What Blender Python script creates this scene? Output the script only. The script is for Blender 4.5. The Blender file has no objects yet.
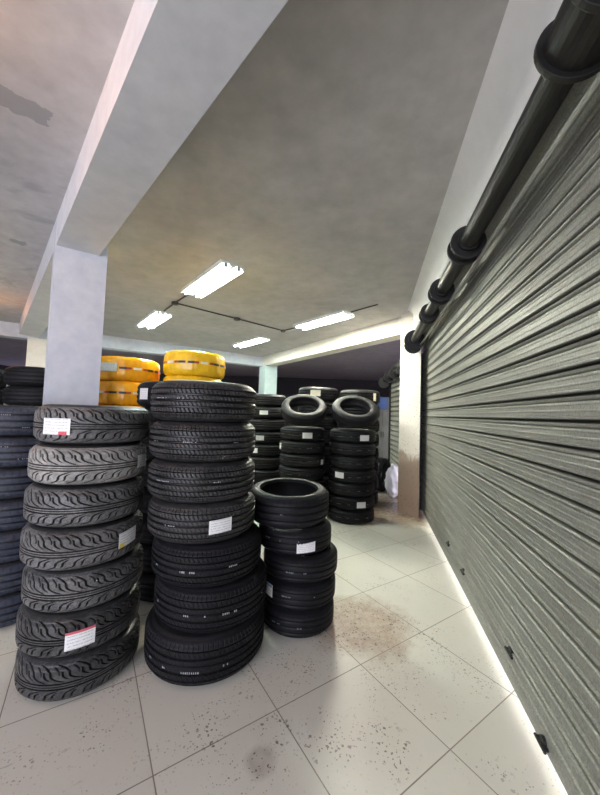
import bpy, bmesh, math, random
import numpy as np
from mathutils import Vector, Matrix
random.seed(7); np.random.seed(7)
R_ = math.radians
scene = bpy.context.scene
C = scene.collection

# ------------------------------------------------------------------ camera
cd = bpy.data.cameras.new('camera'); cam = bpy.data.objects.new('camera', cd); C.objects.link(cam)
cd.sensor_fit = 'HORIZONTAL'; cd.sensor_width = 36.0; cd.lens = 36.0 * 324.0 / 600.0
cd.clip_start = 0.02; cd.clip_end = 200
pitch, roll = R_(2.75), R_(1.9)
cp, sp, cr, sr = math.cos(pitch), math.sin(pitch), math.cos(roll), math.sin(roll)
fw = Vector((0, cp, sp)); up = Vector((0, -sp, cp)); rt = Vector((1, 0, 0))
ri = cr*rt + sr*up; ui = -sr*rt + cr*up
m = Matrix.Identity(4)
for i in range(3):
    m[i][0] = ri[i]; m[i][1] = ui[i]; m[i][2] = -fw[i]
m[2][3] = 1.5
cam.matrix_world = m
scene.camera = cam

# ------------------------------------------------------------------ world, daylight, exposure
scene.view_settings.view_transform = 'Standard'; scene.view_settings.look = 'None'
scene.view_settings.gamma = 1.0; scene.view_settings.use_curve_mapping = False
scene.view_settings.exposure = 2.32
w = bpy.data.worlds.new('overcast'); scene.world = w; w.use_nodes = True
bgn = w.node_tree.nodes['Background']; bgn.inputs[0].default_value = (0.80, 0.82, 1.0, 1); bgn.inputs[1].default_value = 0.42
TUBE_COOL, TUBE_WARM = 33.0, 76.0
def area(name, loc, rot, sx, sy, power, col):
    l = bpy.data.lights.new(name, 'AREA'); l.shape = 'RECTANGLE'; l.size = sx; l.size_y = sy; l.energy = power; l.color = col
    o = bpy.data.objects.new(name, l); C.objects.link(o); o.location = loc; o.rotation_euler = rot
    return o
area('daylight_entrance', (-2.6, -3.3, 1.55), (R_(90), 0, R_(-8)), 5.0, 2.6, 44, (0.88, 0.90, 1.0))

lo = area('daylight_street', (2.55, .70, .34), (R_(90), 0, R_(77.2)), 7.0, .6, 50, (1.0, .98, .95))
# ------------------------------------------------------------------ materials
def mat(name):
    M = bpy.data.materials.new(name); M.use_nodes = True
    nt = M.node_tree; return M, nt, nt.nodes['Principled BSDF']
def N(nt, t, **k):
    n = nt.nodes.new(t)
    for a, v in k.items():
        if a.startswith('i_'): n.inputs[a[2:].replace('_', ' ')].default_value = v
        else: setattr(n, a, v)
    return n
def rgb(c): return (c[0], c[1], c[2], 1)
def noise(nt, scale, detail=4, rough=.55, coord=None, dist=0):
    n = N(nt, 'ShaderNodeTexNoise'); n.inputs['Scale'].default_value = scale; n.inputs['Detail'].default_value = detail
    n.inputs['Roughness'].default_value = rough; n.inputs['Distortion'].default_value = dist
    if coord is not None: nt.links.new(coord, n.inputs['Vector'])
    return n.outputs['Fac']
def ramp(nt, fac, a, b, ca=(0, 0, 0), cb=(1, 1, 1)):
    r = N(nt, 'ShaderNodeValToRGB'); e = r.color_ramp.elements
    e[0].position = a; e[1].position = b; e[0].color = rgb(ca); e[1].color = rgb(cb)
    nt.links.new(fac, r.inputs['Fac']); return r.outputs['Color']
def mix(nt, fac, a, b, blend='MIX'):
    n = N(nt, 'ShaderNodeMix', data_type='RGBA', blend_type=blend)
    for idx, v in ((0, fac), (6, a), (7, b)):
        if isinstance(v, (int, float)): n.inputs[idx].default_value = v
        elif isinstance(v, tuple): n.inputs[idx].default_value = rgb(v)
        else: nt.links.new(v, n.inputs[idx])
    return n.outputs[2]
def math_(nt, op, a, b=0.0, c=None):
    n = N(nt, 'ShaderNodeMath', operation=op)
    for i, v in enumerate((a, b) if c is None else (a, b, c)):
        if isinstance(v, (int, float)): n.inputs[i].default_value = v
        else: nt.links.new(v, n.inputs[i])
    return n.outputs[0]
def objco(nt): return N(nt, 'ShaderNodeTexCoord').outputs['Object']
def jit(nt):
    """object coordinates shifted by a random amount for each object"""
    co = objco(nt); oi = N(nt, 'ShaderNodeObjectInfo')
    s = math_(nt, 'MULTIPLY', oi.outputs['Random'], 37.0)
    v = N(nt, 'ShaderNodeVectorMath', operation='ADD'); cx = N(nt, 'ShaderNodeCombineXYZ')
    for i in range(3): nt.links.new(s, cx.inputs[i])
    nt.links.new(co, v.inputs[0]); nt.links.new(cx.outputs[0], v.inputs[1])
    return v.outputs[0]
def bump(nt, b, h, strength=.3, dist=.01):
    n = N(nt, 'ShaderNodeBump'); n.inputs['Strength'].default_value = strength; n.inputs['Distance'].default_value = dist
    nt.links.new(h, n.inputs['Height']); nt.links.new(n.outputs[0], b.inputs['Normal'])
def plain(name, col, rough=.5, metal=0, var=.12, vs=9, emit=None):
    M, nt, b = mat(name)
    f = noise(nt, vs, 3, coord=jit(nt))
    c = mix(nt, ramp(nt, f, .3, .7), tuple(x*(1-var) for x in col), tuple(min(1, x*(1+var)) for x in col))
    nt.links.new(c, b.inputs['Base Color'])
    b.inputs['Roughness'].default_value = rough; b.inputs['Metallic'].default_value = metal
    if emit:
        b.inputs['Emission Color'].default_value = rgb(emit[0]); b.inputs['Emission Strength'].default_value = emit[1]
    return M
def plaster(name, ca, cb, rough=.75, scale=1.2, b_s=.12, stain=None, patches=()):
    M, nt, b = mat(name); co = objco(nt)
    f = noise(nt, scale, 6, .62, co, .6); f2 = noise(nt, scale*9, 4, .6, co)
    c = mix(nt, ramp(nt, f, .32, .7), ca, cb)
    c = mix(nt, .12, c, ramp(nt, f2, .3, .7), 'OVERLAY')
    if stain:
        f3 = noise(nt, stain[1], 5, .6, co, 1.2)
        c = mix(nt, ramp(nt, f3, stain[2], stain[2]+.06), c, stain[0])
    for (a, e, wd_) in patches:                                   # trowelled filler strokes of their own shape
        a, e = Vector((a[0], a[1], 0)), Vector((e[0], e[1], 0)); dd = (e-a).normalized(); L = (e-a).length
        fl_ = N(nt, 'ShaderNodeVectorMath', operation='MULTIPLY'); nt.links.new(co, fl_.inputs[0]); fl_.inputs[1].default_value = (1, 1, 0)
        sb = N(nt, 'ShaderNodeVectorMath', operation='SUBTRACT'); nt.links.new(fl_.outputs[0], sb.inputs[0]); sb.inputs[1].default_value = a
        dt = N(nt, 'ShaderNodeVectorMath', operation='DOT_PRODUCT'); nt.links.new(sb.outputs[0], dt.inputs[0]); dt.inputs[1].default_value = dd
        dp = N(nt, 'ShaderNodeVectorMath', operation='DOT_PRODUCT'); nt.links.new(sb.outputs[0], dp.inputs[0]); dp.inputs[1].default_value = (-dd.y, dd.x, 0)
        wob = math_(nt, 'MULTIPLY', math_(nt, 'SUBTRACT', noise(nt, 14, 4, .6, co), .5), .10)
        u1 = math_(nt, 'LESS_THAN', math_(nt, 'ABSOLUTE', math_(nt, 'ADD', math_(nt, 'SUBTRACT', dt.outputs['Value'], L/2), wob)), L/2)
        v1 = math_(nt, 'LESS_THAN', math_(nt, 'ABSOLUTE', math_(nt, 'ADD', dp.outputs['Value'], wob)), wd_)
        c = mix(nt, math_(nt, 'MULTIPLY', math_(nt, 'MULTIPLY', u1, v1), .75), c, (.27, .27, .28))
    nt.links.new(c, b.inputs['Base Color']); b.inputs['Roughness'].default_value = rough
    bump(nt, b, f2, b_s, .006)
    return M
def dirty_pillar():
    """cream paint with a brown ragged splash of dirt over its lower part"""
    M, nt, b = mat('cream_plaster_with_brown_dirt'); co = objco(nt)
    f = noise(nt, 1.2, 6, .62, co, .6); c = mix(nt, ramp(nt, f, .32, .7), (.66, .62, .55), (.76, .72, .64))
    z = N(nt, 'ShaderNodeSeparateXYZ'); nt.links.new(co, z.inputs[0])
    n1 = noise(nt, 3.5, 6, .65, co, .5)
    d = math_(nt, 'SUBTRACT', math_(nt, 'ADD', .62, math_(nt, 'MULTIPLY', n1, .75)), z.outputs[2])
    c = mix(nt, math_(nt, 'MULTIPLY', ramp(nt, d, .0, .12), .8), c, (.27, .17, .11))
    n2 = noise(nt, 38, 3, .6, co); c = mix(nt, math_(nt, 'MULTIPLY', ramp(nt, n2, .62, .66), .6), c, (.12, .08, .05))
    nt.links.new(c, b.inputs['Base Color']); b.inputs['Roughness'].default_value = .65
    return M
def rubber(name, base, dust, amount, rough=.5, tint_noise=5.0, spec=.38):
    """rubber whose raised blocks carry dust; the groove attribute keeps the channels clean"""
    M, nt, b = mat(name); co = jit(nt)
    at = N(nt, 'ShaderNodeAttribute', attribute_name='groove').outputs['Fac']
    f = noise(nt, tint_noise, 6, .65, co, .4); f2 = noise(nt, tint_noise*11, 3, .6, co)
    k = math_(nt, 'MULTIPLY', ramp(nt, f, .5-.25, .5+.25), math_(nt, 'SUBTRACT', 1.0, math_(nt, 'MULTIPLY', at, .85)))
    k = math_(nt, 'MULTIPLY', k, ramp(nt, f2, .15, .65))
    k = math_(nt, 'MULTIPLY', k, amount)
    c = mix(nt, k, base, dust)
    c = mix(nt, math_(nt, 'MINIMUM', math_(nt, 'MULTIPLY', at, 1.3), .96), c, tuple(x*.25 for x in base))
    nt.links.new(c, b.inputs['Base Color'])
    rr = math_(nt, 'ADD', rough, math_(nt, 'MULTIPLY', k, .35)); nt.links.new(rr, b.inputs['Roughness'])
    b.inputs['Specular IOR Level'].default_value = spec
    bump(nt, b, f2, .12, .003)
    return M

mt = {}
mt['sport'] = rubber('rubber_dusty', (.014, .014, .015), (.27, .265, .265), .95, .30, 7)
mt['sport_mid'] = rubber('rubber_dustier', (.022, .022, .022), (.29, .28, .28), .95, .42, 6)
mt['sport_dark'] = rubber('rubber_dark_sheen', (.009, .009, .010), (.15, .148, .15), .8, .28, 7)
mt['sport_grey'] = rubber('rubber_caked_in_dust', (.10, .098, .095), (.58, .56, .53), 1.0, .75, 3.5)
mt['suv'] = rubber('rubber_slightly_dusty', (.010, .010, .011), (.085, .08, .082), .8, .36, 7)
mt['black'] = rubber('rubber_black', (.0055, .0055, .007), (.018, .018, .024), .7, .48, 6, .22)
mt['slate'] = rubber('rubber_slate', (.016, .020, .034), (.085, .098, .14), .8, .45, 6)
mt['wall'] = rubber('rubber_sidewall', (.006, .006, .0075), (.024, .024, .028), .7, .52, 9, .26)
mt['walldusty'] = rubber('rubber_sidewall_dusty', (.011, .011, .012), (.07, .068, .068), .7, .42, 7)
mt['liner'] = plain('inner_liner', (.01, .01, .011), .6)
mt['yellow'] = plain('yellow_plastic_film', (.90, .40, .010), .22, var=.1, vs=14)
mt['ylemon'] = plain('lemon_plastic_film', (.88, .53, .018), .2, var=.1, vs=14)
mt['inkblack'] = plain('black_print', (.015, .014, .014), .4)
mt['inkred'] = plain('red_print', (.42, .04, .02), .4)
mt['inkwhite'] = plain('white_print', (.8, .74, .6), .4)
mt['paint'] = plain('stamped_white_ink', (.36, .36, .38), .6)
mt['paintblue'] = plain('stamped_pale_ink', (.22, .25, .29), .6)
mt['plasterwhite'] = plaster('white_painted_plaster', (.54, .57, .63), (.60, .63, .69), .6, 1.0, .08)
mt['plasterbright'] = plaster('fresh_white_plaster', (.80, .80, .83), (.86, .86, .89), .6, 1.0, .05)
mt['plastercoollit'] = plaster('plaster_cool_light_tint', (.58, .70, .69), (.64, .76, .75), .6, 1.0, .08)  # corner pillar: teal cast of the cool lamplight put into the plaster colour
mt['plasterbeam'] = plaster('grey_white_painted_beam', (.57, .58, .61), (.63, .64, .67), .65, .8, .08)
mt['plastercream'] = plaster('cream_painted_plaster', (.70, .66, .58), (.80, .76, .68), .6, 1.2, .1)
mt['pillardirty'] = dirty_pillar()
mt['ceiling'] = plaster('grey_skimmed_ceiling', (.37, .355, .35), (.48, .465, .455), .7, .55, .12)
mt['ceilingleft'] = plaster('patched_lilac_grey_ceiling', (.44, .43, .44), (.54, .525, .52), .7, .7, .2, ((.38, .375, .39), .8, .60),
                            patches=[((-1.75, 1.60), (-1.50, 1.80), .075), ((-2.90, 3.20), (-2.97, 3.28), .06)])
mt['ceilingunlit'] = plaster('violet_ceiling_unlit_tone', (.26, .215, .28), (.32, .27, .34), .8, .8, .1)  # rear bay ceiling: its lack of light is put into the colour
mt['wallunlit'] = plaster('charcoal_wall_unlit_tone', (.032, .027, .036), (.05, .042, .054), .85, .9, .1)  # outer walls coloured dark so that they look unlit
mt['wallgrey'] = plaster('grey_wall', (.42, .41, .42), (.5, .49, .5), .8, .8, .1)
mt['steelblack'] = plain('black_greased_steel', (.005, .0047, .0047), .5, 0)
mt['steelbar'] = plain('bare_steel_edge', (.45, .45, .43), .35, .8)
mt['housing'] = plain('white_enamel', (.78, .80, .79), .35)
mt['cap'] = plain('grey_plastic', (.5, .5, .5), .5)
mt['conduit'] = plain('dark_conduit', (.05, .046, .045), .5)
mt['cool'] = plain('fluorescent_cool', (.9, .95, .93), .4, emit=((.86, 1.0, .92), TUBE_COOL))
mt['warm'] = plain('fluorescent_warm', (.95, .92, .85), .4, emit=((1.0, .98, .83), TUBE_WARM))
mt['amber'] = plain('fluorescent_amber', (.95, .9, .8), .4, emit=((1.0, .40, .11), 36))
mt['blue'] = plain('blue_enamel', (.010, .036, .15), .4)
mt['cabinet'] = plain('pale_grey_metal', (.085, .085, .078), .5, .3, .2, 3)
mt['bag'] = plain('white_bag_plastic', (.78, .74, .82), .4, var=.08)
mt['cardcream'] = plain('cream_card', (.72, .66, .45), .6)

def floor_mat():
    M, nt, b = mat('cream_ceramic_tiles'); co = objco(nt)
    br = N(nt, 'ShaderNodeTexBrick', offset=0.0, squash=1.0)
    br.inputs['Scale'].default_value = 1.0; br.inputs['Brick Width'].default_value = .577; br.inputs['Row Height'].default_value = .577
    br.inputs['Mortar Size'].default_value = .0028; br.inputs['Mortar Smooth'].default_value = .1; br.inputs['Bias'].default_value = 0
    br.inputs['Color1'].default_value = rgb((.77, .745, .665)); br.inputs['Color2'].default_value = rgb((.72, .695, .62)); br.inputs['Mortar'].default_value = rgb((.24, .20, .16))
    nt.links.new(co, br.inputs['Vector'])
    c = br.outputs['Color']
    f = noise(nt, 1.3, 5, .6, co, .5)
    c = mix(nt, math_(nt, 'MULTIPLY', ramp(nt, f, .35, .75), .30), c, (.55, .49, .42))
    # brown rust-coloured stains at the spots the floor has them (floor's own coordinates)
    dirt = None
    for (sx, sy, r, a, col) in STAINS:
        vm = N(nt, 'ShaderNodeVectorMath', operation='DISTANCE'); nt.links.new(co, vm.inputs[0]); vm.inputs[1].default_value = (sx, sy, 0)
        d = math_(nt, 'DIVIDE', vm.outputs['Value'], r)
        nn = math_(nt, 'MULTIPLY', noise(nt, 5, 5, .65, co), 1.1)
        k = math_(nt, 'SUBTRACT', math_(nt, 'ADD', 1.05, nn), math_(nt, 'ADD', d, .45))
        k = ramp(nt, k, .0, .5)
        dirt = k if dirt is None else math_(nt, 'MAXIMUM', dirt, k)
        fine = ramp(nt, noise(nt, 17, 5, .7, co, .4), .25, .75)
        k = math_(nt, 'MULTIPLY', math_(nt, 'MULTIPLY', k, a), math_(nt, 'ADD', .45, math_(nt, 'MULTIPLY', fine, .75)))
        c = mix(nt, k, c, col)
    # black scuffs and crumbs
    ms = noise(nt, 2.6, 4, .62, co)
    for sc_, thr, lo, hi, k0 in ((36, .26, .50, .66, .85), (80, .34, .44, .60, .8), (16, .17, .52, .66, .85), (48, .42, .55, .68, .8)):
        wv = N(nt, 'ShaderNodeVectorMath', operation='ADD'); nz = N(nt, 'ShaderNodeTexNoise'); nz.inputs['Scale'].default_value = sc_*1.6; nt.links.new(co, nz.inputs['Vector'])
        ws = N(nt, 'ShaderNodeVectorMath', operation='SCALE'); ws.inputs['Scale'].default_value = .9/sc_; nt.links.new(nz.outputs['Color'], ws.inputs[0])
        nt.links.new(co, wv.inputs[0]); nt.links.new(ws.outputs[0], wv.inputs[1])
        vo = N(nt, 'ShaderNodeTexVoronoi'); vo.inputs['Scale'].default_value = sc_; nt.links.new(wv.outputs[0], vo.inputs['Vector'])
        sx_ = N(nt, 'ShaderNodeSeparateColor'); nt.links.new(vo.outputs['Color'], sx_.inputs[0])
        rad = math_(nt, 'MULTIPLY', math_(nt, 'POWER', sx_.outputs[0], 2.0), thr)
        dot = math_(nt, 'LESS_THAN', vo.outputs['Distance'], rad)
        k_ = math_(nt, 'MULTIPLY', math_(nt, 'MULTIPLY', dot, math_(nt, 'MINIMUM', 1.0, math_(nt, 'ADD', ramp(nt, ms, lo, hi), math_(nt, 'MULTIPLY', dirt, .9)))), k0)
        c = mix(nt, k_, c, (.085, .065, .05))
    # scratches
    mp = N(nt, 'ShaderNodeMapping'); mp.inputs['Scale'].default_value = (3.2, 30, 1); mp.inputs['Rotation'].default_value = (0, 0, .7)
    nt.links.new(co, mp.inputs['Vector'])
    s2 = noise(nt, 1.6, 4, .6, mp.outputs[0], .4)
    c = mix(nt, math_(nt, 'MULTIPLY', math_(nt, 'MULTIPLY', ramp(nt, s2, .67, .70), ramp(nt, ms, .42, .58)), .35), c, (.16, .12, .09))
    nt.links.new(c, b.inputs['Base Color'])
    rr = math_(nt, 'ADD', .22, math_(nt, 'MULTIPLY', f, .3)); nt.links.new(rr, b.inputs['Roughness'])
    b.inputs['Specular IOR Level'].default_value = .5
    inv = math_(nt, 'SUBTRACT', 1.0, br.outputs['Fac']); bump(nt, b, inv, .35, .003)
    return M

def shutter_mat():
    M, nt, b = mat('galvanised_shutter_steel'); co = objco(nt)
    mp = N(nt, 'ShaderNodeMapping'); mp.inputs['Scale'].default_value = (120, 120, 75); nt.links.new(co, mp.inputs['Vector'])
    f = noise(nt, 1.0, 5, .65, mp.outputs[0]); g = noise(nt, 2.2, 5, .6, co, .6)
    c = mix(nt, ramp(nt, f, .32, .70), (.165, .167, .147), (.325, .325, .29))
    c = mix(nt, math_(nt, 'MULTIPLY', ramp(nt, g, .5, .75), .45), c, (.16, .155, .135))
    gr = N(nt, 'ShaderNodeAttribute', attribute_name='joint').outputs['Fac']
    c = mix(nt, math_(nt, 'MULTIPLY', gr, .9), c, (.02, .019, .016))
    nt.links.new(c, b.inputs['Base Color'])
    b.inputs['Metallic'].default_value = .3; b.inputs['Roughness'].default_value = .52
    bump(nt, b, f, .10, .002)
    return M
mt['shutter'] = shutter_mat()

def label_mat(name, accent=None, paper=(.80, .80, .80)):
    M, nt, b = mat(name)
    uv = N(nt, 'ShaderNodeTexCoord').outputs['UV']; s = N(nt, 'ShaderNodeSeparateXYZ'); nt.links.new(uv, s.inputs[0])
    x, y = s.outputs[0], s.outputs[1]
    fr = math_(nt, 'FRACT', math_(nt, 'MULTIPLY', y, 5.5))
    ln = math_(nt, 'LESS_THAN', fr, .34)
    mp = N(nt, 'ShaderNodeMapping'); mp.inputs['Scale'].default_value = (9, 5.5, 1); nt.links.new(uv, mp.inputs['Vector'])
    wd = math_(nt, 'GREATER_THAN', noise(nt, 3.0, 2, .5, mp.outputs[0]), .47)
    k = math_(nt, 'MULTIPLY', math_(nt, 'MULTIPLY', ln, wd), .55)
    ins = math_(nt, 'MULTIPLY', math_(nt, 'GREATER_THAN', x, .07), math_(nt, 'LESS_THAN', x, .93))
    c = mix(nt, math_(nt, 'MULTIPLY', k, ins), paper, (.25, .25, .28))
    if accent:
        col, x0, x1, y0, y1 = accent
        a = math_(nt, 'MULTIPLY', math_(nt, 'MULTIPLY', math_(nt, 'GREATER_THAN', x, x0), math_(nt, 'LESS_THAN', x, x1)),
                  math_(nt, 'MULTIPLY', math_(nt, 'GREATER_THAN', y, y0), math_(nt, 'LESS_THAN', y, y1)))
        c = mix(nt, a, c, col)
    nt.links.new(c, b.inputs['Base Color']); b.inputs['Roughness'].default_value = .5
    return M
mt['lab'] = label_mat('white_sticker_paper')
mt['lab_red'] = label_mat('white_sticker_with_red_corner', ((.6, .05, .08), .62, .9, .0, .2))
mt['lab_redtop'] = label_mat('white_sticker_with_red_strip', ((.6, .12, .16), .0, 1.0, .86, 1.0))
mt['lab_yel'] = label_mat('white_sticker_with_yellow_marks', ((.75, .6, .12), .05, .3, .0, .3))
mt['lab_blue'] = label_mat('white_sticker_with_blue_strip', ((.12, .25, .6), .05, .95, .78, .95))
mt['lab_cream'] = label_mat('cream_sticker_paper', None, (.74, .70, .52))

# ------------------------------------------------------------------ mesh helpers
def link(name, me, material, parent=None, smooth=False, loc=None, rot=None):
    o = bpy.data.objects.new(name, me); C.objects.link(o)
    if material is not None and len(me.materials) == 0: me.materials.append(material)
    if smooth: me.polygons.foreach_set('use_smooth', [True]*len(me.polygons))
    if parent: o.parent = parent
    if loc: o.location = loc
    if rot: o.rotation_euler = rot
    return o
def bm_obj(name, bm, material, parent=None, smooth=False, bevel=0, loc=None, rot=None):
    if bevel:
        bmesh.ops.bevel(bm, geom=[e for e in bm.edges if e.calc_face_angle(0) > .5], offset=bevel, segments=2, affect='EDGES', profile=.6)
    bmesh.ops.recalc_face_normals(bm, faces=bm.faces)
    me = bpy.data.meshes.new(name); bm.to_mesh(me); bm.free()
    return link(name, me, material, parent, smooth, loc, rot)
def add_box(bm, x0, x1, y0, y1, z0, z1, M=None):
    r = bmesh.ops.create_cube(bm, size=1.0)
    bmesh.ops.scale(bm, vec=(x1-x0, y1-y0, z1-z0), verts=r['verts'])
    bmesh.ops.translate(bm, vec=((x0+x1)/2, (y0+y1)/2, (z0+z1)/2), verts=r['verts'])
    if M is not None: bmesh.ops.transform(bm, matrix=M, verts=r['verts'])
    return r['verts']
def add_prism(bm, poly, z0, z1):
    a = [bm.verts.new((x, y, z0)) for x, y in poly]; b = [bm.verts.new((x, y, z1)) for x, y in poly]
    n = len(poly); bm.faces.new(a[::-1]); bm.faces.new(b)
    for i in range(n): bm.faces.new((a[i], a[(i+1) % n], b[(i+1) % n], b[i]))
def add_prism_x(bm, prof, x0, x1):
    a = [bm.verts.new((x0, y, z)) for y, z in prof]; b = [bm.verts.new((x1, y, z)) for y, z in prof]
    n = len(prof); bm.faces.new(a[::-1]); bm.faces.new(b)
    for i in range(n): bm.faces.new((a[i], a[(i+1) % n], b[(i+1) % n], b[i]))
def add_cyl(bm, p, q, r, seg=20, r2=None):
    p, q = Vector(p), Vector(q); d = q-p
    g = bmesh.ops.create_cone(bm, cap_ends=True, segments=seg, radius1=r, radius2=r if r2 is None else r2, depth=d.length)
    M = Matrix.Translation((p+q)/2) @ d.to_track_quat('Z', 'Y').to_matrix().to_4x4()
    bmesh.ops.transform(bm, matrix=M, verts=g['verts']); return g['verts']
def add_tube(bm, pts, r, seg=8):
    for a, b in zip(pts[:-1], pts[1:]): add_cyl(bm, a, b, r, seg)
    for p in pts[1:-1]:
        g = bmesh.ops.create_uvsphere(bm, u_segments=8, v_segments=6, radius=r*1.02); bmesh.ops.translate(bm, vec=p, verts=g['verts'])
def revolve(prof, seg=64, cap=False):
    """closed-around surface from a list of (r, z); returns mesh"""
    P = np.array(prof); n = len(P); a = np.linspace(0, 2*np.pi, seg, endpoint=False)
    V = np.stack([np.outer(np.cos(a), P[:, 0]), np.outer(np.sin(a), P[:, 0]), np.tile(P[:, 1], (seg, 1))], -1).reshape(-1, 3)
    F = []
    for i in range(seg):
        j = (i+1) % seg
        for k in range(n-1): F.append((i*n+k, j*n+k, j*n+k+1, i*n+k+1))
    me = bpy.data.meshes.new('revolved'); me.from_pydata(V.tolist(), [], F); me.update(); return me
def thing(name, label, cat, loc=(0, 0, 0), rot=(0, 0, 0), group=None):
    o = bpy.data.objects.new(name, None); C.objects.link(o); o.location = loc; o.rotation_euler = rot
    o.empty_display_size = .1
    return tag(o, label, cat, group)
def tag(o, label, cat, group=None, kind=None):
    o['label'] = label; o['category'] = cat
    if group: o['group'] = group
    if kind: o['kind'] = kind
    return o
def struct(o): o['kind'] = 'structure'; return o

# ------------------------------------------------------------------ the room
ZC, ZB = 3.15, 2.87
d1 = Vector((-.5446, .8387)); d2 = Vector((.8387, .5446))      # the directions of tiles, columns and rear beams
ex = Vector((-.690, .7238)); en = Vector((.7238, .690))          # the long beam
sd = Vector((.2217, .9751)); sn = Vector((-.9751, .2217))       # the shutter front and its inward normal
S0 = Vector((1.128, 1.378))
def sh(t, off): p = S0 + sd*t + sn*off; return (p.x, p.y)
K = Vector((-1.158, 9.655))

# floor: its own axes follow the tile joints
fo = Vector((.419, 2.026)); fang = math.atan2(d2.y, d2.x)
def to_floor(x, y):
    v = Vector((x, y)) - fo; return (v.dot(d2), v.dot(Vector((-d2.y, d2.x))))
STAINS = [to_floor(.50, 2.42)+(.36, .8, (.36, .23, .15)), to_floor(1.5, 5.5)+(.95, .95, (.16, .095, .055)),
          to_floor(1.6, 4.75)+(.28, .6, (.22, .14, .07)), to_floor(.30, 2.3)+(.22, .3, (.42, .30, .23)), to_floor(-.12, 1.47)+(.07, .5, (.30, .24, .2)), to_floor(-.07, 1.6)+(.10, .15, (.45, .4, .34)),
          to_floor(.19, 1.58)+(.16, .12, (.5, .45, .4)), to_floor(.45, 1.55)+(.14, .12, (.5, .45, .4))]
bm = bmesh.new(); add_box(bm, -14, 14, -14, 16, -.12, 0)
fl = bm_obj('floor', bm, floor_mat()); fl.location = (fo.x, fo.y, 0); fl.rotation_euler = (0, 0, fang); struct(fl)

# ceilings
bl0 = Vector((-.521, 1.024))                                       # a point of the long beam's left bottom edge
def beam_pt(s, side): p = bl0 + ex*s + en*(.31 if side else 0); return (p.x, p.y)
def poly_obj(name, poly, z0, z1, material, bev=0):
    bm = bmesh.new(); add_prism(bm, poly, z0, z1); return struct(bm_obj(name, bm, material, bevel=bev))
near = beam_pt(-2.2, .5); far = beam_pt(7.4, 0)
fb_end = K - d2*7.6
J = (-5.55, 7.0)
poly_obj('ceiling', [sh(-1.44, 0), sh(3.9, 0), (1.85, 5.2), (K.x+.2, K.y+.1), J], ZC, ZC+.2, mt['ceiling'])
poly_obj('ceiling_left', [sh(-1.44, 0), J, (fb_end.x, fb_end.y+.2), (-13, 2.2), (-13, -3.6), sh(-5.2, 0)], ZC, ZC+.2, mt['ceilingleft'])
poly_obj('ceiling_back', [(1.85, 5.2), sh(3.9, 0), (6, 5.0), (6, 16), (-13, 16), (-13, 2.2), (fb_end.x, fb_end.y+.2), J, (K.x+.2, K.y+.1)], ZC, ZC+.2, mt['ceilingunlit'])

# beams
poly_obj('beam_long', [beam_pt(-1.62, 0), beam_pt(-1.35, 1), beam_pt(7.45, 1), beam_pt(7.3, 0)], ZB, ZC+.02, mt['plasterbeam'], .006)
ra = Vector((1.65, 5.33)); rb = ra - d1*.12
poly_obj('beam_right', [(rb.x, rb.y), (K.x, K.y), (K.x+d2.x*.3, K.y+d2.y*.3), (rb.x+d2.x*.3, rb.y+d2.y*.3)], ZB, ZC+.02, mt['plastercream'], .006)
poly_obj('beam_back', [(K.x, K.y), (fb_end.x, fb_end.y), (fb_end.x+d1.x*.3, fb_end.y+d1.y*.3), (K.x+d1.x*.3, K.y+d1.y*.3)], ZB, ZC+.02, mt['plasterwhite'], .006)
# pillars
FL = Vector((-2.14, 2.717)); FR = FL + d2*.385; FB = FR + d1*.30
pillar = [(FL.x, FL.y), (FR.x, FR.y), (FB.x, FB.y), (-2.28, 3.06), (FL.x-.10, FL.y+.108)]
poly_obj('pillar_front', pillar, 0, ZB+.27, mt['plasterwhite'], .006)
def sq(cx, cy, s=.2):
    c = Vector((cx, cy)); return [tuple(c - d1*s - d2*s), tuple(c - d1*s + d2*s), tuple(c + d1*s + d2*s), tuple(c + d1*s - d2*s)]
poly_obj('pillar_corner', sq(-.99, 9.78), 0, ZB+.02, mt['plastercoollit'], .006)
poly_obj('pillar_left', sq(-5.62, 6.93), 0, ZB+.02, mt['plastercream'], .006)
A = Vector((1.60, 5.20)); B = Vector((1.812, 4.873))
poly_obj('pillar_shutter', [tuple(A), tuple(B), (B.x+.10, B.y+.40), (A.x+.22, A.y+.42)], 0, ZC+.01, mt['pillardirty'], .008)
# outer walls
bm = bmesh.new(); add_box(bm, -13, 6, 15.2, 15.5, 0, ZC); struct(bm_obj('wall_back', bm, mt['wallunlit']))
bm = bmesh.new(); add_box(bm, -13.2, -12.9, -3.6, 15.4, 0, ZC); struct(bm_obj('wall_left', bm, mt['wallunlit']))
bm = bmesh.new(); add_box(bm, 5.8, 6.1, 5.2, 15.4, 0, ZC); struct(bm_obj('wall_right', bm, mt['wallunlit']))
# lintel over the shutter with a coved top
bm = bmesh.new()
prof = [(-.15, 2.84), (.205, 2.84), (.205, 2.95)] + [(.205+.13*(1-math.cos(a)), 2.95+.205*math.sin(a)) for a in np.linspace(.15, math.pi/2, 10)] + [(-.15, 3.16)]
ends = []
for t in (-5.0, 3.62):
    ends.append([bm.verts.new(sh(t, o)+(z,)) for o, z in prof])
n = len(prof)
for i in range(n): bm.faces.new((ends[0][i], ends[0][(i+1) % n], ends[1][(i+1) % n], ends[1][i]))
bm.faces.new(ends[0]); bm.faces.new(ends[1][::-1])
struct(bm_obj('lintel', bm, mt['plasterbright'], smooth=True))
bm = bmesh.new(); add_prism(bm, [sh(-5.4, .26), sh(-4.98, .26), sh(-4.98, -.3), sh(-5.4, -.3)], 0, ZC); struct(bm_obj('pillar_rear', bm, mt['plastercream']))

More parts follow.
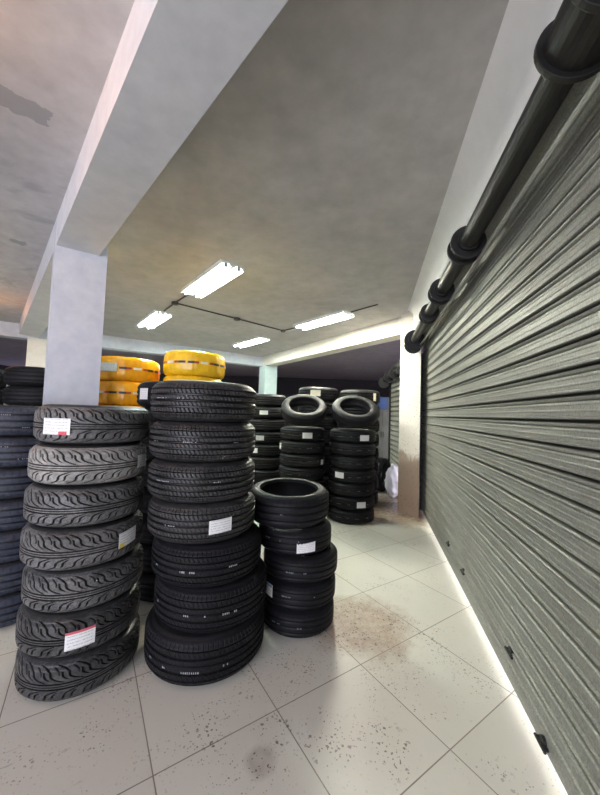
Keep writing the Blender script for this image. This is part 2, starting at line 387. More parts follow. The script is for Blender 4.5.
# ------------------------------------------------------------------ roller shutter
def shutter_section(pitch=.107, z0=.018, z1=2.70):
    """(offset, z) outline of interlocking slats, bottom to top, then the curl on to the drum"""
    p = [(.0, z0), (.004, z0+.002)]
    z = z0+.085
    p += [(.006, z0+.004), (.006, z-.003), (.0, z)]
    while z + pitch < z1:
        p += [(.002, z+.001), (-.024, z+.003), (-.026, z+.014), (-.018, z+.017), (.010, z+.018), (.015, z+.021), (.015, z+.025), (.008, z+.028),
              (.006, z+.030), (.006, z+.046), (.0075, z+.049), (.0075, z+.054), (.006, z+.057), (.006, z+.074), (.0075, z+.077), (.0075, z+.082), (.006, z+.085),
              (.006, z+.0885), (-.005, z+.0905), (.008, z+.0935), (.016, z+.097), (.018, z+.102), (.012, z+.107)]
        z += pitch
    return p, z
def make_shutter(name, label, ta, tb, origin, sdir, snorm, discs, zdrum=2.67, odrum=.205, hasps=(), group=None):
    def at(t, off): q = origin + sdir*t + snorm*off; return (q.x, q.y)
    base = at(ta, 0)
    td = min(tb, 3.70)                                            # the drum stops in front of the pillar
    root = thing(name, label, 'roller shutter', (base[0], base[1], 0), group=group)
    off = Vector((base[0], base[1], 0))
    def P(t, o, z): a = at(t, o); return Vector((a[0], a[1], z)) - off
    sec, zt = shutter_section()
    # curtain curls from the vertical on to the drum
    for k in range(1, 9):
        a = math.pi*.5*k/8
        sec.append((.06*(1-math.cos(a))+.005, zt + (zdrum+.075-zt)*math.sin(a)))
    sec.append((odrum, zdrum+.085))
    bm = bmesh.new(); rows = []
    ts = np.linspace(ta, tb, 24)
    for o, z in sec: rows.append([bm.verts.new(P(t, o, z)) for t in ts])
    for a, b in zip(rows[:-1], rows[1:]):
        for i in range(len(ts)-1): bm.faces.new((a[i], a[i+1], b[i+1], b[i]))
    cur = bm_obj('curtain', bm, mt['shutter'], root)
    joint_mask = np.repeat([1.0 if o < -.004 else 0.0 for o, z in sec], len(ts)).astype(np.float32)  # marks recessed joints and creases, which get a near black colour
    at_ = cur.data.attributes.new('joint', 'FLOAT', 'POINT'); at_.data.foreach_set('value', joint_mask)
    so = cur.modifiers.new('thick', 'SOLIDIFY'); so.thickness = .0015; so.offset = -1
    bm = bmesh.new(); add_cyl(bm, P(ta+.02, odrum, zdrum), P(td-.14, odrum, zdrum), .056, 24)
    bm_obj('drum_tube', bm, mt['steelblack'], root)
    bm = bmesh.new(); add_cyl(bm, P(ta+.02, odrum-.09, zdrum-.075), P(td-.14, odrum-.09, zdrum-.075), .013, 12)
    bm_obj('tie_rod', bm, mt['steelbar'], root)
    for t, r, l in discs:
        bm = bmesh.new(); add_cyl(bm, P(t-l, odrum, zdrum), P(t-l+.02, odrum, zdrum), r, 36); add_cyl(bm, P(t+l-.02, odrum, zdrum), P(t+l, odrum, zdrum), r, 36)
        add_cyl(bm, P(t-l, odrum, zdrum), P(t+l, odrum, zdrum), r*.82, 30)
        w_ = bm_obj('drum_wheel', bm, mt['steelblack'], root, bevel=.003)
        bm = bmesh.new(); add_cyl(bm, P(t-l-.025, odrum, zdrum), P(t+l+.025, odrum, zdrum), r*.62, 24)
        bm_obj('spring_hub', bm, mt['steelblack'], w_)
    for t in (ta+.0, tb-.03):
        bm = bmesh.new()
        for o0, o1 in ((-.035, -.025), (.03, .04)):
            vs = [P(t-.035, o0, 0), P(t+.035, o0, 0), P(t+.035, o1, 0), P(t-.035, o1, 0)]
            add_prism(bm, [(v.x, v.y) for v in vs], 0, 2.55)
        vs = [P(t+.03, -.035, 0), P(t+.04, -.035, 0), P(t+.04, .04, 0), P(t+.03, .04, 0)]
        add_prism(bm, [(v.x, v.y) for v in vs], 0, 2.55)
        bm_obj('guide_rail', bm, mt['steelblack'], root)
    bm = bmesh.new(); add_cyl(bm, P(td-.135, odrum+.015, zdrum-.075), P(td-.105, odrum+.015, zdrum-.075), .13, 32)
    bm_obj('end_bracket', bm, mt['steelblack'], root, bevel=.004)
    for t, z in hasps:
        bm = bmesh.new()
        add_cyl(bm, P(t, .006, z), P(t, .022, z), .022, 14)
        for s in (-1, 1): add_cyl(bm, P(t+.03*s, .006, z-.01), P(t+.03*s, .03, z-.01), .008, 10)
        add_cyl(bm, P(t-.045, .026, z-.012), P(t+.045, .026, z-.012), .007, 10)
        bm_obj('lock_bolt', bm, mt['steelblack'], root)
    return root
make_shutter('roller_shutter', 'long grey ribbed steel roller shutter filling the right side, closed to the floor', -4.95, 4.05, S0, sd, sn,
             [(3.56, .15, .03), (2.25, .10, .07), (1.58, .108, .06), (.74, .110, .06), (-.57, .112, .10)],
             hasps=[(.16, .055), (.51, .21), (1.49, .20), (2.05, .22)])
s2o = Vector((1.98, 5.95)); s2d = Vector((.10, .995)).normalized(); s2n = Vector((-s2d.y, s2d.x))
make_shutter('roller_shutter', 'second roller shutter beyond the cream pillar, mostly hidden behind it', 0, 1.7, s2o, s2d, s2n, [(.35, .12, .05), (1.0, .115, .05)], zdrum=2.35, odrum=.17)

# ------------------------------------------------------------------ ceiling lights and wiring
def lamp(cx, cy, ang, tube, label, L=1.22):
    t = thing('fluorescent_light', label, 'ceiling light', (cx, cy, ZC-.002), (0, 0, ang), 'twin tube ceiling lights')
    bm = bmesh.new(); add_prism_x(bm, [(-.15, -.052), (-.145, -.052), (-.10, -.018), (-.05, -.018), (-.02, -.045), (.02, -.045), (.05, -.018), (.10, -.018), (.145, -.052), (.15, -.052), (.15, 0), (-.15, 0)], -L/2, L/2)
    bm_obj('housing', bm, mt['housing'], t)
    for s in (-1, 1):
        bm = bmesh.new(); add_cyl(bm, (-L/2+.03, s*.08, -.042), (L/2-.03, s*.08, -.042), .015, 14)
        bm_obj('tube', bm, mt[tube], t, True)
        for e in (-1, 1):
            bm = bmesh.new(); add_box(bm, e*(L/2-.015)-.014, e*(L/2-.015)+.014, s*.08-.018, s*.08+.018, -.062, -.016)
            bm_obj('end_cap', bm, mt['cap'], t, bevel=.003)
    return t
a40 = R_(-50.2)
lamp(-2.77, 5.93, a40, 'cool', 'cool white twin tube light at the left end of the dark conduit')
lamp(-1.19, 4.02, a40, 'cool', 'large cool white twin tube light nearest to the white front pillar')
lamp(.34, 5.61, a40, 'warm', 'warm white twin tube light near the cream beam at right')
lamp(-1.22, 7.56, a40, 'cool', 'small looking cool white twin tube light farthest back in front of the corner pillar')
def bulb(x, y, label):
    t = thing('ceiling_bulb', label, 'ceiling light', (x, y, ZC-.002), group=None)
    bm = bmesh.new(); add_cyl(bm, (0, 0, -.05), (0, 0, 0), .05, 20, .06); add_cyl(bm, (0, 0, -.085), (0, 0, -.05), .022, 16); bm_obj('holder', bm, mt['cap'], t, bevel=.004)
    bm = bmesh.new(); bmesh.ops.create_uvsphere(bm, u_segments=20, v_segments=14, radius=.045)
    for v in bm.verts:
        if v.co.z > 0: v.co.x *= 1-.45*v.co.z/.045; v.co.y *= 1-.45*v.co.z/.045; v.co.z *= 1.3
    bmesh.ops.translate(bm, vec=(0, 0, -.142), verts=bm.verts); bm_obj('glass', bm, mt['amber'], t, True)
bulb(-5.05, 4.75, 'amber bulb on the ceiling of the left bay, far from the entrance')
bulb(-1.62, .86, 'amber bulb on the ceiling of the left bay, close to the long beam')
zc = ZC-.0145
t = thing('conduit', 'dark electrical conduit run on the ceiling linking three tube lights', 'conduit', (-1.98, 4.935, ZC))
def rel(p): return Vector(p) - Vector((-1.98, 4.935, ZC))
bm = bmesh.new(); add_tube(bm, [rel((-1.645, 4.55, zc)), rel((-1.98, 4.935, zc)), rel((-2.33, 5.37, zc))], .012)
add_tube(bm, [rel((-1.98, 4.935, zc)), rel((-1.166, 5.687, zc)), rel((-.385, 6.419, zc)), rel((-.10, 6.14, zc))], .011); bm_obj('pipe', bm, mt['conduit'], t)
for p, s in (((-1.98, 4.935), .05), ((-1.166, 5.687), .055), ((-.385, 6.419), .045)):
    bm = bmesh.new(); q = rel((p[0], p[1], ZC)); g = add_cyl(bm, q+Vector((0, 0, -.042)), q+Vector((0, 0, -.002)), s, 16); bm_obj('junction_box', bm, mt['conduit'], t, bevel=.005)
bm = bmesh.new(); add_tube(bm, [Vector((.77, 5.09, zc)), Vector((1.1, 4.7, zc))], .01)
tag(bm_obj('conduit', bm, mt['conduit']), 'short dark conduit stub on the ceiling at the right end of the warm light', 'conduit')

# ------------------------------------------------------------------ tyres
def smooth(e0, e1, x):
    t = np.clip((x-e0)/(e1-e0), 0, 1); return t*t*(3-2*t)
def band(x, c, w, s): return 1 - smooth(w, w+s, np.abs(x-c))
def tri(x): return np.abs((x % 1.0) - .5)                      # 0 at .5, .5 at the ends
def groove_sport(u, v):
    n = 22; x = u*n
    g = np.zeros_like(u)
    g = np.maximum(g, band(v, .385, .014, .008)); g = np.maximum(g, .7*band(v, .455, .004, .008)); g = np.maximum(g, band(v, .535, .014, .008))
    s = (v-.555)/.445
    c = 1.55*s + .26*np.sin(2*np.pi*s*.9)
    a = band(tri(x + c), 0, .052*(1-.3*s), .03) * smooth(.0, .1, s)
    b = band(tri(x + c + .36), 0, .030, .04) * smooth(.12, .3, s) * (1-smooth(.62, .8, s))
    d = band(tri(x*1 + .8*c + .7), 0, .022, .04) * smooth(.45, .55, s) * (1-smooth(.9, 1.0, s))
    g = np.maximum(g, np.maximum(np.maximum(a, b), .7*d)*(s > 0))
    s = (.365-v)/.365
    c = 1.45*s + .24*np.sin(2*np.pi*s*.9)
    a = band(tri(x + c + .3), 0, .052*(1-.3*s), .03) * smooth(.0, .12, s)
    b = band(tri(x + c - .08), 0, .030, .04) * smooth(.15, .3, s) * (1-smooth(.7, .85, s))
    return np.maximum(g, np.maximum(a, b)*(s > 0))
def groove_rib(u, v):
    n = 84; x = u*n; g = np.zeros_like(u)
    for c, w_ in ((.13, .007), (.31, .024), (.50, .024), (.69, .024), (.87, .007)): g = np.maximum(g, band(v, c, w_, .012))
    for lo, hi, sl, dep, o in ((.15, .29, 2.0, .45, 0), (.335, .475, 2.4, .28, .3), (.525, .665, 2.4, .28, .1), (.71, .85, 2.0, .45, .6)):
        g = np.maximum(g, dep*band(tri(x + sl*v*2 + o), 0, .05, .12)*(v > lo)*(v < hi))
    g = np.maximum(g, .35*band(tri(x), 0, .05, .10)*((v > .885)+(v < .115)))
    return g
def groove_street(u, v):
    n = 44; x = u*n; g = np.zeros_like(u)
    for c in (.24, .50, .76): g = np.maximum(g, band(v, c, .022, .02))
    g = np.maximum(g, .10*band(tri(x + 1.5*v), 0, .06, .12)*(v > .27)*(v < .73))
    g = np.maximum(g, .25*band(tri(x), 0, .05, .10)*((v > .84)+(v < .16)))
    return g
def groove_plain(u, v):
    g = np.zeros_like(u)
    for c in (.25, .5, .75): g = np.maximum(g, band(v, c, .025, .03))
    return g
GR = {'sport': (groove_sport, 990, 72, .0075), 'rib': (groove_rib, 924, 60, .008), 'street': (groove_street, 440, 36, .006), 'plain': (groove_plain, 96, 26, .006)}
cache = {}
def grid_mesh(name, V, nu, nv, closed, groove=None):
    i = np.arange(nu if closed else nu-1); k = np.arange(nv-1)
    I, Kk = np.meshgrid(i, k, indexing='ij'); J = (I+1) % nu
    F = np.stack([I*nv+Kk, J*nv+Kk, J*nv+Kk+1, I*nv+Kk+1], -1).reshape(-1, 4)
    me = bpy.data.meshes.new(name)
    me.vertices.add(len(V)); me.vertices.foreach_set('co', V.astype(np.float32).ravel())
    me.loops.add(F.size); me.loops.foreach_set('vertex_index', F.astype(np.int32).ravel())
    me.polygons.add(len(F)); me.polygons.foreach_set('loop_start', np.arange(0, F.size, 4, dtype=np.int32))
    me.update(calc_edges=True); me.polygons.foreach_set('use_smooth', np.ones(len(F), dtype=bool))
    if groove is not None:
        a = me.attributes.new('groove', 'FLOAT', 'POINT'); a.data.foreach_set('value', groove.astype(np.float32).ravel())
    return me
def tread_mesh(kind, Rr, wd):
    key = ('tread', kind, round(Rr, 3), round(wd, 3))
    if key in cache: return cache[key]
    fn, nu, nv, dep = GR[kind]
    u = np.arange(nu)/nu
    # rows: shoulder roll, tread face, shoulder roll
    tv = np.linspace(-.09, 1.09, nv)
    U, V = np.meshgrid(u, tv, indexing='ij')
    x = 2*V-1
    r = Rr - .006*np.abs(np.clip(x, -1, 1))**3 - .010*smooth(.80, 1.0, np.abs(x)) - .022*np.clip((np.abs(x)-1.0)/.18, 0, 1)**1.5
    z = wd*(.115 + .77*V) 
    g = fn(U, V)*(1-smooth(1.02, 1.07, np.abs(x)))
    r = r - dep*g
    a = 2*np.pi*U
    P = np.stack([r*np.cos(a), r*np.sin(a), z], -1).reshape(-1, 3)
    me = grid_mesh('tread', P, nu, nv, True, g)
    if kind in ('sport', 'rib'): me.polygons.foreach_set('use_smooth', np.zeros(len(me.polygons), dtype=bool))
    cache[key] = me; return me
def sidewall_mesh(Rr, wd, rim, top, seg):
    key = ('wall', round(Rr, 3), round(wd, 3), round(rim, 3), top, seg)
    if key in cache: return cache[key]
    zs = wd*(.115-.77*.09)
    r0 = Rr-.036
    h = r0-rim
    pr = [(r0+.004, zs+.003), (r0-.004, zs*.70), (r0-.012, zs*.40), (r0-.020, zs*.22), (r0-.024, zs*.30), (r0-.028, zs*.13),
          (r0-h*.45, 0.0), (r0-h*.55, .001), (r0-h*.60, .004), (r0-h*.66, .003), (r0-h*.78, wd*.03), (r0-h*.82, wd*.028), (r0-h*.90, wd*.06),
          (rim+.008, wd*.085), (rim+.001, wd*.10), (rim, wd*.125), (rim+.003, wd*.15), (rim+.010, wd*.16)]
    if top: pr = [(r, wd-z) for r, z in pr][::-1]
    cache[key] = revolve(pr, seg); return cache[key]
def liner_mesh(Rr, wd, rim, seg):
    key = ('liner', round(Rr, 3), round(wd, 3), round(rim, 3), seg)
    if key in cache: return cache[key]
    ro = Rr-.026
    pr = [(rim+.010, wd*.16), (rim+.04, wd*.07), (ro-.05, wd*.05), (ro-.015, wd*.13), (ro, wd*.25), (ro+.002, wd*.5), (ro, wd*.75), (ro-.015, wd*.87), (ro-.05, wd*.95), (rim+.04, wd*.93), (rim+.010, wd*.84)]
    cache[key] = revolve(pr[::-1], seg); return cache[key]
def patch_mesh(rad, wid, hei, skew=0, ragged=False):
    key = ('patch', round(rad, 3), wid, hei, skew, ragged)
    if key in cache: return cache[key]
    nu, nv = 13, 5
    bm = bmesh.new(); uvl = bm.loops.layers.uv.new('UVMap'); g = []
    for layer in (0, 1):
        rows = []
        for i in range(nu):
            row = []
            for k in range(nv):
                x = (i/(nu-1)-.5)*wid; z = (k/(nv-1)-.5)*hei
                if ragged and k == nv-1: z -= hei*.18*abs(math.sin(i*1.7))*(1-i/(nu-1))
                zz = z + x*math.tan(skew)
                rr = rad + (.0012 if layer else 0)
                row.append(bm.verts.new((rr*math.cos(x/rad), rr*math.sin(x/rad), zz)))
            rows.append(row)
        g.append(rows)
    def quad(vs, uvs):
        f = bm.faces.new(vs)
        for l, uv in zip(f.loops, uvs): l[uvl].uv = uv
    for i in range(nu-1):
        for k in range(nv-1):
            uv = [(i/(nu-1), k/(nv-1)), ((i+1)/(nu-1), k/(nv-1)), ((i+1)/(nu-1), (k+1)/(nv-1)), (i/(nu-1), (k+1)/(nv-1))]
            quad([g[1][i][k], g[1][i+1][k], g[1][i+1][k+1], g[1][i][k+1]], uv)
            quad([g[0][i][k], g[0][i][k+1], g[0][i+1][k+1], g[0][i+1][k]], [uv[0], uv[3], uv[2], uv[1]])
    me = bpy.data.meshes.new('label'); bm.to_mesh(me); bm.free(); cache[key] = me; return me
def marks_mesh(rad, wd, segs, seed):
    """short stamped ink dashes around the tread: list of (angle, zfrac, length, height)"""
    rnd = random.Random(seed); bm = bmesh.new()
    for (a, zf, L, h) in segs:
        nchar = max(1, int(L/.011))
        for c in range(nchar):
            if rnd.random() < .12: continue
            x0 = (c*.011)/rad + a; x1 = x0 + rnd.uniform(.004, .007)/rad
            zz = wd*zf; hh = h*rnd.uniform(.7, 1.0)
            r0, r1 = rad+.0006, rad+.0016
            vs = []
            for r in (r0, r1):
                for xa, zb in ((x0, zz-hh/2), (x1, zz-hh/2), (x1, zz+hh/2), (x0, zz+hh/2)):
                    vs.append(bm.verts.new((r*math.cos(xa), r*math.sin(xa), zb)))
            bm.faces.new(vs[4:8])
            for q in range(4): bm.faces.new((vs[q], vs[(q+1) % 4], vs[4+(q+1) % 4], vs[4+q]))
    bmesh.ops.recalc_face_normals(bm, faces=bm.faces)
    me = bpy.data.meshes.new('stamped_marking'); bm.to_mesh(me); bm.free(); return me

protos = {}
def proto_parts(kind, Rr, wd, rim, tm, wm):
    """one tyre of each kind: its tread, two sidewalls and liner, kept as objects to be copied"""
    key = (kind, round(Rr, 3), round(wd, 3), round(rim, 3), tm, wm)
    if key in protos: return protos[key], False
    seg = 96 if kind != 'plain' else 56
    parts = []
    for nm, me, mm in (('tread', tread_mesh(kind, Rr, wd), mt[tm]), ('sidewall', sidewall_mesh(Rr, wd, rim, False, seg), mt[wm]),
                       ('sidewall', sidewall_mesh(Rr, wd, rim, True, seg), mt[wm]), ('inner_liner', liner_mesh(Rr, wd, rim, seg), mt['liner'])):
        if len(me.materials) == 0: me.materials.append(None)
        o = bpy.data.objects.new(nm, me); C.objects.link(o)
        o.material_slots[0].link = 'OBJECT'; o.material_slots[0].material = mm
        if nm != 'tread': me.polygons.foreach_set('use_smooth', [True]*len(me.polygons))
        parts.append(o)
    protos[key] = parts
    return parts, True
def tire(label, x, y, z, Rr, wd, kind='street', tm='black', wm='wall', rim=None, rot=None, labels=(), marks=(), markmat='paint', group=None, tilt=(0, 0), name='tire', eul=None):
    rim = rim or Rr*.64
    rz = random.uniform(0, 6.28) if rot is None else rot
    root = thing(name, label, 'tire', (x, y, z), eul or (tilt[0], tilt[1], rz), group)
    src, first = proto_parts(kind, Rr, wd, rim, tm, wm)
    for p in src:
        c = p if first else p.copy()
        if not first: C.objects.link(c)
        c.parent = root
    face = math.atan2(-y, -x)
    for lb in labels:
        dphi, zf, w_, h_, style = lb[:5]; sk = lb[5] if len(lb) > 5 else 0; rg = lb[6] if len(lb) > 6 else False
        me = patch_mesh(Rr+.001, w_, h_, sk, rg); me2 = me.copy(); me2.materials.clear(); me2.materials.append(mt[style])
        a = face + R_(dphi) - rz
        o = link('label', me2, None, root, loc=(0, 0, wd*zf), rot=(0, 0, a)); o['label'] = 'white paper sticker on the tread' if style != 'lab_cream' else 'cream paper sticker on the tread'
    if marks:
        for q, (a, zf, L, h) in enumerate(marks):
            me = marks_mesh(Rr-.0012, wd, [(face + R_(a) - rz, zf, L, h)], int(abs(x*1000+z*7777))+q)
            link('stamped_marking', me, mt[markmat], root)['label'] = 'pale stamped ink characters'
    return root

ORD = ['topmost', 'second', 'third', 'fourth', 'fifth', 'sixth', 'seventh', 'eighth', 'ninth']
def olab(i, n):
    if i == 0: return 'topmost'
    if i == n-1: return 'bottom'
    return ORD[i]
def pol(D, deg): return D*math.sin(R_(deg)), D*math.cos(R_(deg))

# --- front left stack: dusty directional treads (top to bottom)
W = .2150; G = 'dusty tires in the front left stack'
S1 = [(-31.9, 2.335, .298, 'sport_mid', [(-37, .46, .15, .085, 'lab_red')], 'topmost dusty tire of the front left stack, white sticker with red corner'),
      (-32.2, 2.325, .296, 'sport_grey', [(60, .50, .10, .075, 'lab')], 'tire caked in pale grey dust, second from the top of the front left stack'),
      (-32.3, 2.325, .298, 'sport', [], 'dark flame treaded tire under the pale dusty one in the front left stack'),
      (-32.3, 2.32, .300, 'sport_mid', [(42, .56, .12, .082, 'lab_yel', .12)], 'dusty tire with a white and yellow sticker at its right, front left stack'),
      (-31.9, 2.322, .298, 'sport', [], 'tire with a worn shiny centre rib, third from the bottom of the front left stack'),
      (-32.1, 2.318, .300, 'sport_dark', [(-1, .48, .13, .088, 'lab_redtop', .06)], 'tire with a central white sticker, second from the bottom of the front left stack'),
      (-31.9, 2.32, .300, 'sport_dark', [], 'glossy dark flame treaded tire on the floor, bottom of the front left stack')]
for i, (deg, D, Rr, m_, lb, la) in enumerate(S1):
    x, y = pol(D, deg)
    tire(la, x, y, W*(6-i), Rr, W, 'sport', m_, 'walldusty', labels=lb, group=G)
# --- middle stack: wide ribbed treads
G = 'wide ribbed tires in the tall middle stack'
hs = [.238, .230, .228, .226, .236, .246, .264]; zs = [sum(hs[i+1:]) for i in range(7)]
S2 = [(-16.2, 2.205, .327, [], [(-55, .55, .09, .006), (-28, .55, .05, .006)], 'wide dusty black tire on top of the tall middle stack'),
      (-16.1, 2.205, .327, [], [(-58, .5, .05, .006), (-20, .52, .08, .006), (30, .5, .04, .006)], 'wide ribbed tire second from the top of the tall middle stack'),
      (-16.0, 2.205, .328, [], [(-50, .55, .10, .006), (10, .55, .05, .005)], 'ribbed tire third from the top of the tall middle stack'),
      (-15.7, 2.205, .328, [(17, .48, .13, .075, 'lab', .06)], [(-40, .5, .08, .006)], 'ribbed tire with a white rectangular sticker in the tall middle stack'),
      (-14.6, 2.205, .336, [], [(-58, .45, .03, .01), (-40, .45, .02, .01), (-26, .45, .09, .011), (20, .5, .06, .009)], 'ribbed tire just below the one with a sticker in the tall middle stack'),
      (-13.7, 2.215, .347, [], [(-62, .55, .03, .011), (-25, .48, .04, .011), (-8, .48, .03, .011), (10, .48, .09, .012), (58, .52, .03, .01)], 'ribbed tire resting on the bottom one of the tall middle stack'),
      (-14.3, 2.215, .364, [], [(-58, .45, .04, .011), (-38, .42, .03, .011), (-20, .40, .10, .012), (15, .44, .06, .011)], 'widest ribbed black tire on the floor, bottom of the tall middle stack')]
for i, (deg, D, Rr, lb, mk, la) in enumerate(S2):
    x, y = pol(D, deg)
    tire(la, x, y, zs[i], Rr, hs[i], 'rib', 'suv' if i < 4 else 'black', 'walldusty' if i < 4 else 'wall', labels=lb, marks=mk, group=G)
# --- short stack of five
G = 'tires in the short stack'
hs = [.226, .180, .178, .177, .177]; zs = [sum(hs[i+1:]) for i in range(5)]
S3 = [(-1.4, 2.465, .300, [], [(-10, .52, .03, .006)], 'open topped tire showing its hollow rim, topmost of the short stack of five'),
      (-.1, 2.465, .270, [(17, .40, .13, .066, 'lab', .04, True)], [(-48, .62, .05, .008), (-22, .6, .02, .008), (5, .62, .015, .008)], 'tire with a torn white sticker, second from the top of the short stack'),
      (1.0, 2.46, .272, [], [(-20, .5, .06, .01), (5, .5, .03, .008)], 'plain dark tire in the middle of the short stack of five'),
      (.9, 2.455, .266, [(-56, .62, .13, .08, 'lab_blue', -.03)], [(-25, .6, .07, .007), (20, .6, .03, .006)], 'tire with a sticker at its left edge, second from the bottom of the short stack'),
      (.8, 2.455, .264, [], [(-40, .55, .07, .006), (0, .5, .04, .006)], 'bottom tire of the short stack of five, standing on the cream tiles')]
for i, (deg, D, Rr, lb, mk, la) in enumerate(S3):
    x, y = pol(D, deg)
    tire(la, x, y, zs[i] + (.0165 if i == 0 else 0), Rr, hs[i], 'street', 'black', 'wall', rot=0 if i == 0 else None, tilt=(R_(3.2), 0) if i == 0 else (0, 0), rim=Rr*.70, labels=lb, marks=mk, markmat='paintblue', group=G)
# --- left edge stack (slate)
G = 'slate dark tires in the stack at the left edge'
n = 7; W = .2125
for i in range(n):
    x, y = -2.075-.001*i, 2.425
    tire('slate black tire, %s in the stack cut by the left picture edge' % olab(i, n), x, y, W*(n-1-i), .284, W, 'street', 'slate', 'walldusty', group=G,
         marks=[(-30, .7, .10, .006), (0, .3, .06, .006)] if i in (0, 1) else ())
# --- stack hidden behind the middle stack
G = 'tires in the stack squeezed behind the tall middle stack'
n = 8; W = .215
for i in range(n):
    tire('topmost black tire with a white sticker peeking out behind the tall middle stack' if i == 0 else '%s black tire in the shadowed gap behind the tall middle stack' % olab(i, n),
         -1.09, 2.84, W*(n-1-i), .305, W, 'plain', 'black', 'wall', labels=[(-52, .5, .10, .09, 'lab')] if i == 0 else (), group=G)
# --- two stacks topped with yellow wrapped tires
def wrapped(label, x, y, z, Rr, wd, film, group, labs=()):
    t = thing('wrapped_tire', label, 'tire', (x, y, z), (0, 0, 0), group)
    rim = Rr*.55; nu, nv = 160, 40
    u = np.arange(nu)/nu*2*np.pi; v = np.linspace(0, 2*np.pi, nv, endpoint=True)
    Uu, Vv = np.meshgrid(u, v, indexing='ij'); cx = (Rr+rim)/2; hw = (Rr-rim)/2; hz = wd/2
    c, s = np.cos(Vv), np.sin(Vv); e = .62
    rr = cx + hw*np.sign(c)*np.abs(c)**e; zz = hz + hz*np.sign(s)*np.abs(s)**e
    ph = random.uniform(0, 6)
    wr = (.0022*np.sin(Uu*37+ph+2*Vv) + .0018*np.sin(Uu*61-1.5*Vv+ph*2) + .002*np.sin(Uu*11+3*Vv+ph))*(.4+.6*np.abs(s))
    rr = rr + wr; zz = np.clip(zz + .5*wr*s, 0.0, wd)
    P = np.stack([rr*np.cos(Uu), rr*np.sin(Uu), zz], -1).reshape(-1, 3)
    link('plastic_film', grid_mesh('plastic_film', P, nu, nv, True), mt[film], t)
    # printed band around the middle: black, red and white blocks
    face = math.atan2(-y, -x); bm = bmesh.new(); a = -1.35; k = 0
    seq = [(.20, 0), (.14, 1), (.05, -1), (.24, 2), (.05, -1), (.16, 1), (.22, 0), (.06, -1)]
    while a < 1.35:
        L, mi = seq[k % len(seq)]; k += 1
        mi = 3 if mi < 0 else mi
        if True:
            st = max(2, int(L/.04))
            for q in range(st):
                a0, a1 = face+a+L*q/st, face+a+L*(q+1)/st; r = Rr+.0045
                f = bm.faces.new([bm.verts.new((r*math.cos(b_), r*math.sin(b_), wd*zf)) for b_, zf in ((a0, .46), (a1, .46), (a1, .55), (a0, .55))]); f.material_index = mi
        a += L
    bmesh.ops.remove_doubles(bm, verts=bm.verts, dist=.0004)
    ob = bm_obj('printed_band', bm, None, t)
    for q in ('inkblack', 'inkred', 'inkwhite', film): ob.data.materials.append(mt[q])
    for (dphi, zf, w_, h_, style) in labs:
        me = patch_mesh(Rr+.006, w_, h_).copy(); me.materials.append(mt[style])
        link('label', me, None, t, loc=(0, 0, wd*zf), rot=(0, 0, face+R_(dphi)))['label'] = 'white paper sticker on the film'
    return t
for (sx, sy, wy, film, names, labs) in (
        (-1.935, 3.62, .2535, 'yellow', ['orange yellow wrapped tire with a white sticker, on top beside the front pillar', 'orange yellow wrapped tire under the stickered one beside the front pillar', 'orange yellow wrapped tire third down beside the front pillar'], [(-38, .52, .26, .085, 'lab')]),
        (-1.225, 3.70, .2660, 'ylemon', ['lemon yellow wrapped tire on the highest stack behind the middle tires', 'lemon yellow wrapped tire just below the highest one', 'lemon yellow wrapped tire third down in the highest stack'], [])):
    for i in range(8):
        z = wy*(7-i)
        if i < 3: wrapped(names[i], sx + (.0 if i else (.01 if film == 'ylemon' else -.01)), sy, z, .336 - (.012 if i == 1 else 0), wy, film, 'yellow wrapped tires', labs if i == 0 else ())
        else: tire('black tire low under the %s wrapped tires, hidden behind the front stacks' % ('orange yellow' if film == 'yellow' else 'lemon yellow'), sx, sy, z, .325, wy, 'plain', 'black', 'wall', group='black tires under the %s wrapped ones' % ('orange yellow' if film == 'yellow' else 'lemon yellow'))
# --- two stacks at the back left
for (sx, sy, top, nm, gp, lb) in ((-3.70, 3.72, 1.885, 'in the far left stack behind the slate stack', 'tires in the far left back stack', {0: [(52, .25, .09, .10, 'lab')], 1: [(50, .2, .10, .08, 'lab')]}),
                                  (-2.98, 3.72, 1.905, 'in the back stack just left of the white front pillar', 'tires in the back stack left of the front pillar', {})):
    n = 9; W = top/n
    for i in range(n):
        tire('black tire, %s %s' % (olab(i, n), nm), sx, sy, W*(n-1-i), .325, W, 'street', 'black', 'wall', labels=lb.get(i, ()), group=gp)
# --- twin stacks at the back right, each with a tilted tire on top
mk = [(-60, .5, .05, .006), (-35, .48, .08, .006), (-8, .5, .05, .006), (12, .5, .07, .006), (40, .5, .05, .006)]
n = 7; W = .1845
for (deg, D, nm, gp, lb) in ((9.35, 4.86, 'of the back stack nearest the cream pillar', 'tires in the back stack nearest the cream pillar', {0: [(29, .42, .14, .08, 'lab')], 3: [(-31, .58, .14, .08, 'lab')], 5: [(25, .5, .13, .08, 'lab')]}),
                             (.75, 4.86, 'of the back stack just behind the short stack', 'tires in the back stack behind the short stack', {0: [(12, .45, .14, .08, 'lab')], 1: [(-72, .5, .10, .09, 'lab')], 2: [(58, .4, .07, .07, 'lab')]})):
    x, y = pol(D, deg)
    for i in range(n):
        s = ' with a white sticker' if i in lb else ''
        tire('black tire%s, %s %s' % (s, olab(i, n), nm), x + random.uniform(-.008, .008), y, W*(n-1-i), .338, W, 'street', 'black', 'wall', labels=lb.get(i, ()), marks=mk, markmat='paintblue', group=gp)
    th = R_(34); Rr = .335
    # front lower edge rests on the stack, rear raised against the big tires behind
    zt = W*n
    c = Vector((x + (.015 if deg > 5 else 0), y - .02, zt + Rr*math.sin(th)*.985))
    tire('tilted tire leaning on top %s' % nm, c.x, c.y, c.z, Rr, .19, 'street', 'black', 'wall', rim=.215, eul=(th, 0, 0), group='tilted tires on the back stacks')
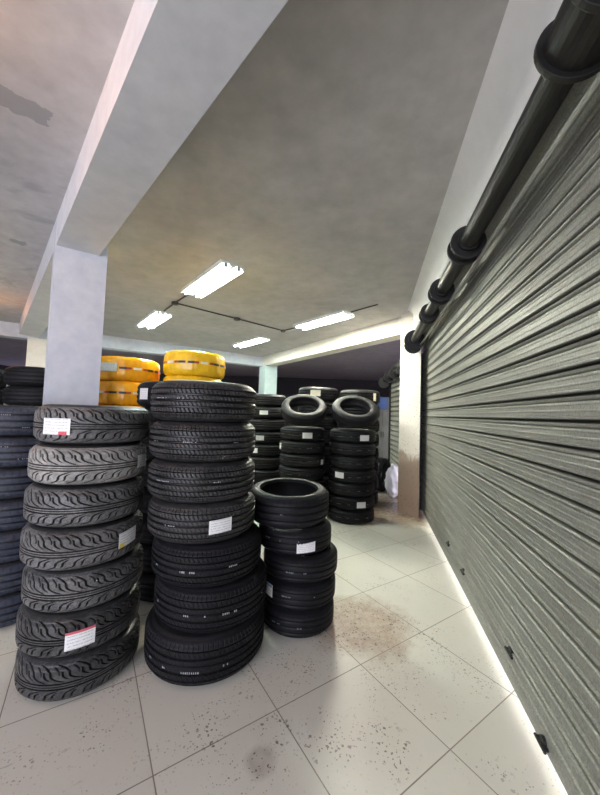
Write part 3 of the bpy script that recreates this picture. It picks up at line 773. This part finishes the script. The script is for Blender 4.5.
# --- stack left of the twin stacks
n = 9; W = .1985; lb = {1: [(-6, .5, .13, .065, 'lab'), (-58, .5, .06, .08, 'lab')], 3: [(-14, .5, .13, .075, 'lab')], 4: [(-30, .5, .13, .075, 'lab')]}
for i in range(n):
    tire('black tire%s, %s of the back stack beside the middle stack' % (' with a white sticker' if i in lb else '', olab(i, n)), -.56, 5.42, W*(n-1-i), .335, W, 'plain', 'black', 'wall', labels=lb.get(i, ()), group='tires in the half hidden back stack')
# --- big tires behind
for (sx, sy, top, nm, lb) in ((.322, 5.72, 1.95, 'behind the left tilted tire', [(-8, .55, .17, .10, 'lab_cream')]), (1.045, 5.68, 1.925, 'behind the right tilted tire', [(45, .5, .06, .13, 'lab_cream')])):
    n = 8; W = top/n
    for i in range(n):
        tire('large black tire%s, %s of the stack %s' % (' with a cream sticker' if i == 0 else '', olab(i, n), nm), sx, sy, W*(n-1-i), .352, W, 'plain', 'black', 'walldusty', labels=lb if i == 0 else (), group='large tires in the stack %s' % nm)
# --- lone tire beyond the beam
tire('lone tire standing on its tread beside the white sack, behind the right stack', 1.60, 6.62, .33, .33, .2, 'plain', 'black', 'wall', eul=(R_(90), 0, R_(52)))

# ------------------------------------------------------------------ things beyond the right beam
bm = bmesh.new(); bmesh.ops.create_icosphere(bm, subdivisions=4, radius=1)
for v in bm.verts:
    c = v.co.copy()
    sx = .16*(1-.25*max(0, c.z)); q = Vector((c.x*sx, c.y*sx, .30 + .31*c.z))
    k = .012*math.sin(c.x*9+c.z*4) + .012*math.sin(c.y*11-c.z*7) + .008*math.sin(c.z*17+c.x*5)
    q += c*k; q.z = max(.0, q.z); v.co = q
sk = bm_obj('sack', bm, mt['bag'], smooth=True, loc=(1.80, 6.10, 0)); tag(sk, 'crumpled white plastic sack standing beside the cream pillar', 'sack')
ct = thing('metal_cabinet', 'tall pale grey metal cabinet far back beyond the cream pillar', 'cabinet', (2.12, 8.3, 0))
bm = bmesh.new(); add_box(bm, -.36, .36, 0, .45, .04, 1.98); bm_obj('body', bm, mt['cabinet'], ct, bevel=.006)
for s in (-1, 1):
    bm = bmesh.new(); add_box(bm, min(s*.005, s*.35), max(s*.005, s*.35), -.022, -.001, .08, 1.95)
    for q in range(4): add_box(bm, s*(.06+.075*q)-.012, s*(.06+.075*q)+.012, -.032, -.02, .12, 1.9)
    d_ = bm_obj('door', bm, mt['cabinet'], ct, bevel=.002)
    bm = bmesh.new(); add_box(bm, s*.03-.008, s*.03+.008, -.05, -.022, .95, 1.1); bm_obj('handle', bm, mt['steelblack'], d_)
bm = bmesh.new(); add_box(bm, 1.86, 2.24, 8.235, 8.262, 1.68, 1.96)
tag(bm_obj('sign_board', bm, mt['blue'], bevel=.004), 'plain dark blue board hung on the front of the grey metal cabinet', 'sign')
